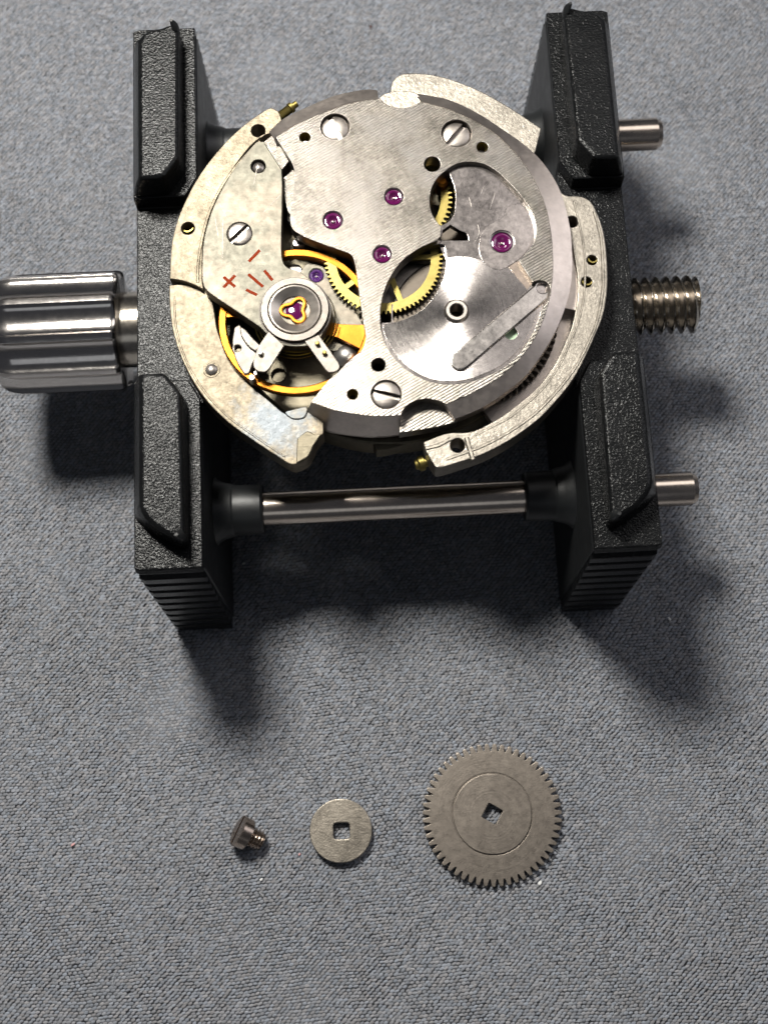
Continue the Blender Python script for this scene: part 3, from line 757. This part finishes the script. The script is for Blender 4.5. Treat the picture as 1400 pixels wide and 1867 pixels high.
# barrel under the bridge: toothed drum, teeth seen at the lower right
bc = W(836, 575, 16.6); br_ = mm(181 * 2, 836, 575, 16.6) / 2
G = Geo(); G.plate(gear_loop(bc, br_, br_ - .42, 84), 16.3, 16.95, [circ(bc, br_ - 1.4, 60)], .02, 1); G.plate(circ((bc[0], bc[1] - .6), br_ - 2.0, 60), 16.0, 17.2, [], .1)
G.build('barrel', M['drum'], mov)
G = Geo(); cc = (MC[0], MC[1])
G.plate(arc(cc, 12.45, 24, -12, 16) + arc(cc, 11.6, -12, 24, 16), 15.4, 17.15, [], .05)
G.plate(arc(cc, 13.3, -11.5, -56, 20) + arc(cc, 10.9, -56, -11.5, 20), 15.4, 16.2, [], .05)
G.build('step', M['bridge_edge'], base)
# plates glimpsed through the openings
G = Geo(); G.plate(circ(W(760, 540, 17.0), 2.3, 40), 15.8, 17.0, [], .06); G.build('sub_bridge', M['steel'], mov)

# -- balance
zb = 17.7
bcx = W(540, 585, zb); rb = mm(284, 540, 585, zb) / 2
G = Geo()
G.lathe([(rb - .55, zb - .42), (rb - .52, zb), (rb - .45, zb + .06), (rb - .08, zb + .06), (rb, zb), (rb, zb - .42), (rb - .55, zb - .42)], (bcx[0], bcx[1], 0), 140)
bal = G.build('balance_wheel', M['gold'], mov)
G = Geo()
for s, hw in ((-13, .80), (167, .80)):
    a = radians(s); d = Vector((cos(a), sin(a))); nn = Vector((-d.y, d.x)); o = Vector(bcx)
    G.plate([tuple(o + d * .4 - nn * .45), tuple(o + d * 2.8 - nn * .5), tuple(o + d * (rb - .3) - nn * (hw + .2)), tuple(o + d * (rb - .3) + nn * hw), tuple(o + d * 2.8 + nn * .42), tuple(o + d * .4 + nn * .4)], zb - .3, zb, [], .03)
G.build('spoke', M['gold'], bal)
G = Geo(); sp = []
for i in range(520):
    a = i / 520 * 2 * pi * 9; r = .8 + (2.75 - .8) * i / 520; sp.append((bcx[0] + r * cos(a), bcx[1] + r * sin(a), zb + .32))
G.tube(sp, .035, 4, flat=2.2); G.build('hairspring', M['brass'], bal)
G = Geo(); G.lathe([(0, zb + .7), (.5, zb + .7), (.55, zb - .9), (0, zb - .9)], (bcx[0], bcx[1], 0), 24); G.build('staff', M['steel'], bal)

# -- pallet cock behind the balance disc
zp = 17.15
G = Geo(); G.plate(PW(smooth([(538, 506, 1), (548, 495, 1), (557, 483), (568, 477), (582, 479), (594, 492), (612, 520), (640, 556), (662, 592), (672, 625), (660, 640, 1), (600, 640, 1), (570, 560, 1)]), zp), 15.9, zp, [circ(W(577, 502, zp), .5, 32)], .05)
pc = G.build('pallet_cock', M['cock'], mov)
jewel(577, 502, zp, 13, pc, 'violet', .04)
# bright bits inside the opening
for pts, z in (([(524, 464), (531, 460), (535, 466), (530, 471)], 17.0), ([(527, 484), (545, 482), (552, 496), (540, 505), (530, 495)], 16.8), ([(534, 438), (546, 432), (556, 446), (546, 450), (534, 448)], 17.2), ([(524, 392), (529, 392), (528, 404), (524, 402)], 17.0)):
    G = Geo(); G.plate(PW(smooth(pts), z), z - .5, z, [], .1); G.build('lever', M['bright'], mov)
# silver stud carrier left of the disc and its clamp
z = 18.0
G = Geo(); G.plate(PW(smooth([(428, 597, 1), (437, 592, 1), (446, 604), (452, 620), (470, 632), (478, 645), (463, 660), (455, 680), (446, 683, 1), (436, 668), (428, 650), (424, 625)]), z - .15), z - .8, z - .1, [circ(W(433, 634, z), .22, 20)], .08)
G.build('stud_carrier', M['disc'], mov)
G = Geo(); G.plate(PW(smooth([(437, 595, 1), (447, 600), (462, 617), (474, 630), (466, 641, 1), (452, 630), (440, 612)]), z + .1), z - .2, z + .1, [], .08)
G.build('stud_carrier', M['disc'], mov)
c = W(460, 690, 18.1); G = Geo(); G.lathe([(0, 18.3), (.16, 18.3), (.2, 18.2), (.2, 17.4)], (c[0], c[1], 0), 16); G.lathe([(0, 18.45), (.12, 18.45), (.12, 17.6)], (c[0] + .25, c[1] + .25, 0), 12); G.build('pin', M['bright'], mov)
# steel cap seen by the spoke
c = W(632, 646, 17.1); G = Geo(); G.lathe([(0, 17.3), (.5, 17.25), (.85, 17.0), (.95, 16.6), (.95, 16)], (c[0], c[1], 0), 32); G.build('cap', M['bright'], mov)
# brushed floor piece under the balance, with its hole
zq = 16.2
G = Geo(); G.plate(PW(smooth([(505, 650), (560, 640), (640, 640), (664, 660), (630, 700), (560, 716), (510, 712), (490, 690)]), zq), 15.5, zq, [circ(W(508, 684, zq), .46, 28)], .05); G.build('sub_bridge', M['floor'], mov)

# -- balance cock
zc = 18.7
out = smooth([(481, 258, 1), (497, 283, 1), (514, 309, 1), (515, 340, 1), (513, 455, 1), (516, 477), (527, 489), (548, 496), (590, 530, 1), (600, 575), (575, 625), (520, 630), (490, 612, 1), (474, 596, 1), (395, 543, 1), (378, 530), (370, 515), (369, 480), (373, 432), (390, 376), (418, 322), (445, 284), (468, 258, 1)])
G = Geo(); G.plate(PW(out, zc), zc - 1.2, zc, [circ(W(437, 426, zc), mm(46, 437, 426, zc) / 2, 36), circ(W(471, 303, zc), mm(27, 471, 303, zc) / 2, 28)], .05)
cock = G.build('balance_cock', M['cock'], mov)
place_screw(437, 426, zc, 22.5, cock, 45, .02)
c = W(471, 304, zc); G = Geo(); G.lathe([(0, zc + .02), (.2, zc + .0), (.36, zc - .10), (.42, zc - .28), (.42, zc - .8)], (c[0], c[1], 0), 28); G.build('pin', M['steel'], cock)
c = W(386, 674, zl); G = Geo(); G.lathe([(0, zl + .20), (.2, zl + .18), (.36, zl + .10), (.42, zl - .05), (.42, zl - .2)], (c[0], c[1], 0), 28); G.build('pin', M['steel'], base)
G = Geo(); G.lathe([(.44, zl - .02), (.46, zl + .035), (.52, zl + .035), (.56, zl - .02)], (c[0], c[1], 0), 28); G.build('ring', M['flange_low'], base)
# red regulator marks
def stroke(a, b, w):
    A = Vector(W(*a, zc)); B = Vector(W(*b, zc)); d = (B - A).normalized(); n_ = Vector((-d.y, d.x)) * w / 2
    return [tuple(A - n_), tuple(B - n_), tuple(B + n_), tuple(A + n_)]
for segs in ([((454, 477), (474, 456))], [((453, 500), (480, 523))], [((482, 493), (497, 511))], [((449, 528), (469, 538))], [((408, 524), (429, 502)), ((408, 505), (429, 523))]):
    G = Geo()
    for i, (a, b) in enumerate(segs): G.plate(stroke(a, b, .20), zc - .02, zc + .012 + .003 * i, [], .006, 1)
    G.build('regulator_mark', M['red'], cock)
# light scores on the cock
for a, b in (((399, 369), (416, 400)), ((480, 388), (512, 355)), ((392, 395), (398, 430)), ((407, 400), (406, 470)), ((470, 300), (463, 336))):
    G = Geo(); G.plate(stroke(a, b, .05), zc - .01, zc + .008, [], .003, 0); G.build('scratch', M['disc'], cock)

# disc, regulator ring and cup
dc = W(538, 567, zc)
k = mm(1, 538, 567, 19.0)
G = Geo()
G.lathe([(0.95, zc - .6), (66 * k, zc - .6), (66.5 * k, zc - .1), (66 * k, zc + .03), (63.5 * k, zc + .06), (62.5 * k, zc + .02)], (dc[0], dc[1], 0), 90)
G.build('disc', M['disc'], cock)
G = Geo()
G.lathe([(.95, zc - .5), (62 * k, zc - .4), (62.2 * k, zc + .26), (61.2 * k, zc + .32), (50 * k, zc + .33), (48.5 * k, zc + .28), (48 * k, zc + .22)], (dc[0], dc[1], 0), 90)
reg = G.build('regulator', M['disc'], mov)
zg = zc + .30
G = Geo(); G.plate(PW(smooth([(490, 604, 1), (518, 630, 1), (497, 663, 1), (489, 674), (481, 678), (470, 676), (463, 669), (462, 660, 1), (470, 633, 1)]), zg), zg - .22, zg, [circ(W(477, 647, zg), .16, 16)], .04); G.build('arm', M['disc'], reg)
G = Geo(); G.plate(PW(smooth([(556, 622, 1), (581, 610, 1), (617, 661, 1), (619, 670), (613, 677), (602, 679, 1), (593, 673)]), zg), zg - .22, zg, [], .04); G.build('arm', M['disc'], reg)
for (u, v, m_) in ((476, 646, 'bright'), (579, 628, 'brass'), (592, 645, 'brass')):
    c = W(u, v, zg); G = Geo(); G.lathe([(0, zg + .32), (.10, zg + .31), (.15, zg + .22), (.15, zg - .3)], (c[0], c[1], 0), 16); G.build('pin', M[m_], reg)
G = Geo()
G.lathe([(47.5 * k, zc - .1), (47.5 * k, zc + .30), (46.5 * k, zc + .36), (44 * k, zc + .38), (41.5 * k, zc + .34), (28.5 * k, zc + .12), (27.5 * k, zc + .08), (27.2 * k, zc - .25), (0.2, zc - .28), (0, zc - .28)], (dc[0], dc[1], 0), 90)
cup = G.build('jewel_cup', M['cup'], reg)
G = Geo(); G.lathe([(24 * k, zc - .35), (24 * k, zc - .12), (22 * k, zc - .05), (14 * k, zc + .03), (6 * k, zc + .06), (0, zc + .065)], (dc[0], dc[1], 0), 60)
G.build('cap_jewel', M['ruby'], reg)
G = Geo(); L = []
for i in range(72):
    a = 2 * pi * i / 72; r = (20.0 + 5.6 * cos(3 * (a - pi))) * k; L.append((dc[0] + r * cos(a), dc[1] + r * sin(a), zc + .12))
G.tube(L, .125, 8, closed=True, flat=.5); G.build('shock_spring', M['gold'], reg)

# long scores on the bridge
for p in ([(655, 285), (672, 302), (690, 335), (700, 365), (706, 395), (712, 430)], [(610, 325), (625, 350), (634, 385)], [(660, 338), (676, 370), (690, 402), (696, 430)], [(740, 380), (755, 400), (770, 415)]):
    G = Geo(); q = smooth(p, False, 6)
    G.tube([(*W(u, v, ZT), ZT) for u, v in q], .015, 4, flat=.4); G.build('scratch', M['steel'], bridge)
for p in ([(893, 330), (882, 341), (877, 353)], [(902, 352), (895, 375), (890, 385)], [(871, 410), (873, 425), (866, 440)], [(855, 360), (860, 378)]):
    G = Geo(); q = smooth(p, False, 5)
    G.tube([(*W(u, v, zr_), zr_) for u, v in q], .02, 4, flat=.4); G.build('scratch', M['steel'], rf)

# ------------------------------------------------------------------ loose parts on the cloth
# ratchet wheel
gc = W(897, 1485, .5)
def rsq(c, s, a, round_=0.0, n=4):
    P = []
    h = s / 2 - round_
    for i, (x, y) in enumerate(((h, h), (-h, h), (-h, -h), (h, -h))):
        for kk in range(n + 1):
            t = pi / 2 * i + pi / 2 * kk / n
            P.append((x + round_ * cos(t), y + round_ * sin(t)))
    return [(c[0] + p[0] * cos(a) - p[1] * sin(a), c[1] + p[0] * sin(a) + p[1] * cos(a)) for p in P]
R0 = 4.97; n = 55; loop = []
for i in range(n):
    for (f, kk) in ((-.5, 0), (-.42, .05), (-.35, .25), (-.285, .62), (-.23, .90), (-.13, 1), (.13, 1), (.23, .90), (.285, .62), (.35, .25), (.42, .05)):
        a = (i + f) * 2 * pi / n + .03; r = 4.46 + (R0 - 4.46) * kk; loop.append((gc[0] + r * cos(a), gc[1] + r * sin(a)))
hub_c = (gc[0], gc[1] + .05); hole = rsq(hub_c, 1.13, radians(-29), .04)
G = Geo(); G.plate(loop, .03, .56, [circ(hub_c, 2.89, 72)], .03, 1)
rw = G.build('ratchet_wheel', M['ratchet'], None)
# origin at its own base
def set_origin(o, loc):
    o.data.transform(Matrix.Translation(-Vector(loc))); o.location = loc
set_origin(rw, (gc[0], gc[1], .03)); gh = float(cloth_h(*gc)) + .03; rw.location.z += gh; tag(rw, 'grey steel toothed ratchet wheel with a square hole, lying on the cloth', 'gear wheel')
G = Geo(); G.plate(circ(hub_c, 2.80, 90), .10, .60, [hole], .04, 2); G.plate(circ(hub_c, 2.9, 60), .06, .44, [rsq(hub_c, 1.2, radians(-29), .04)], .01, 1)
G.build('boss', M['ratchet'], rw)
# washer
wc_ = W(621.5, 1514.5, .5)
G = Geo(); G.plate(circ(wc_, 2.22, 80), .02, .56, [rsq((wc_[0] + .05, wc_[1] - .02), 1.14, radians(2), .2)], .06, 2)
ws = G.build('square_hole_washer', M['washer'], None); set_origin(ws, (wc_[0], wc_[1], .02)); ws.location.z += float(cloth_h(*wc_)) + .02; tag(ws, 'round steel washer with a square hole, between the loose screw and the gear wheel', 'washer')
# loose screw
sc = W(446, 1518, 0.8)
scr_ = empty('loose_screw', (sc[0], sc[1], float(cloth_h(*sc))), 'tiny slotted steel screw lying on its side on the cloth', 'screw')
ax = Vector((cos(radians(-25)) * cos(radians(23)), sin(radians(-25)) * cos(radians(23)), -sin(radians(23)))).normalized()   # head -> tip
fz = -ax                                                       # head face normal
up_ = Vector((0, 0, 1)); fx = fz.cross(up_).normalized(); fy = fz.cross(fx).normalized()
Mx = Matrix((fx, fy, fz)).transposed()
hc = Vector((sc[0] - .15, sc[1] + .02, 1.12 + float(cloth_h(*sc))))
G = Geo()
w = .15; r = 1.12
G.lathe([(0, .12), (r * .98, .12), (r * .98, -.42), (r * .9, -.48), (0, -.48)], (0, 0, 0), 48)
for s in (0, pi):
    loops = []
    for (kk, z) in ((1.0, .10), (1.0, .30), (.94, .36), (.7, .37), (.3, .37)):
        rr = r * kk; aa = math.asin(w / rr)
        loops.append([(rr * cos(s + aa + (pi - 2 * aa) * i / 20), rr * sin(s + aa + (pi - 2 * aa) * i / 20), z) for i in range(21)])
    G.loft(loops)
G.v = [tuple(Mx @ Vector(p) + hc) for p in G.v]
G.build('head', M['dark_steel'], scr_, sharp=40)
G = Geo(); L = threaded(.70, .54, 0.0, 1.2, .26, 32, 9)
G.loft([[tuple(Mx @ Vector((y, z, -.38 - x)) + hc) for x, y, z in q] for q in L]); G.build('thread', M['dark_steel'], scr_, sharp=50)

# specks of lint on the cloth
spec = [(984, 1610, .32, .2, 60, 'white speck of lint by the lower right of the gear wheel', 'lint'),
        (476, 1604, .22, .15, 40, 'white speck of lint below the loose screw', 'lint'),
        (546, 1558, .2, .14, 80, 'pinkish speck of lint between the screw and the washer', 'lint_pink'),
        (445, 1028, .2, .14, 10, 'pale speck of lint in the shade right of the left jaw', 'lint'),
        (1219, 1129, .26, .16, 120, 'white speck of lint right of the right jaw foot', 'lint'),
        (134, 1540, .3, .14, 35, 'reddish speck of lint at the lower left of the cloth', 'lint_pink'),
        (676, 48, .26, .2, 0, 'dull brown speck above the movement near the top edge', 'brown'),
        (1120, 1320, .12, .1, 0, 'tiny white speck of lint above right of the gear wheel', 'lint')]
for u, v, a, b, rot, lab, m_ in spec:
    c = W(u, v, .08); G = Geo(); rs = [1 + .35 * random.random() for _ in range(9)]
    def ring(kk, z): return [(kk * a / 2 * rs[i] * cos(2 * pi * i / 9), kk * b / 2 * rs[i] * sin(2 * pi * i / 9), z) for i in range(9)]
    G.loft([ring(.8, 0), ring(1, .05), ring(.6, .11)])
    o = G.build('lint_speck', M[m_], None, sharp=60); o.location = (c[0], c[1], float(cloth_h(*c)) + .02); o.rotation_euler = (0, 0, radians(rot)); tag(o, lab, 'lint', 'specks of lint on the cloth')
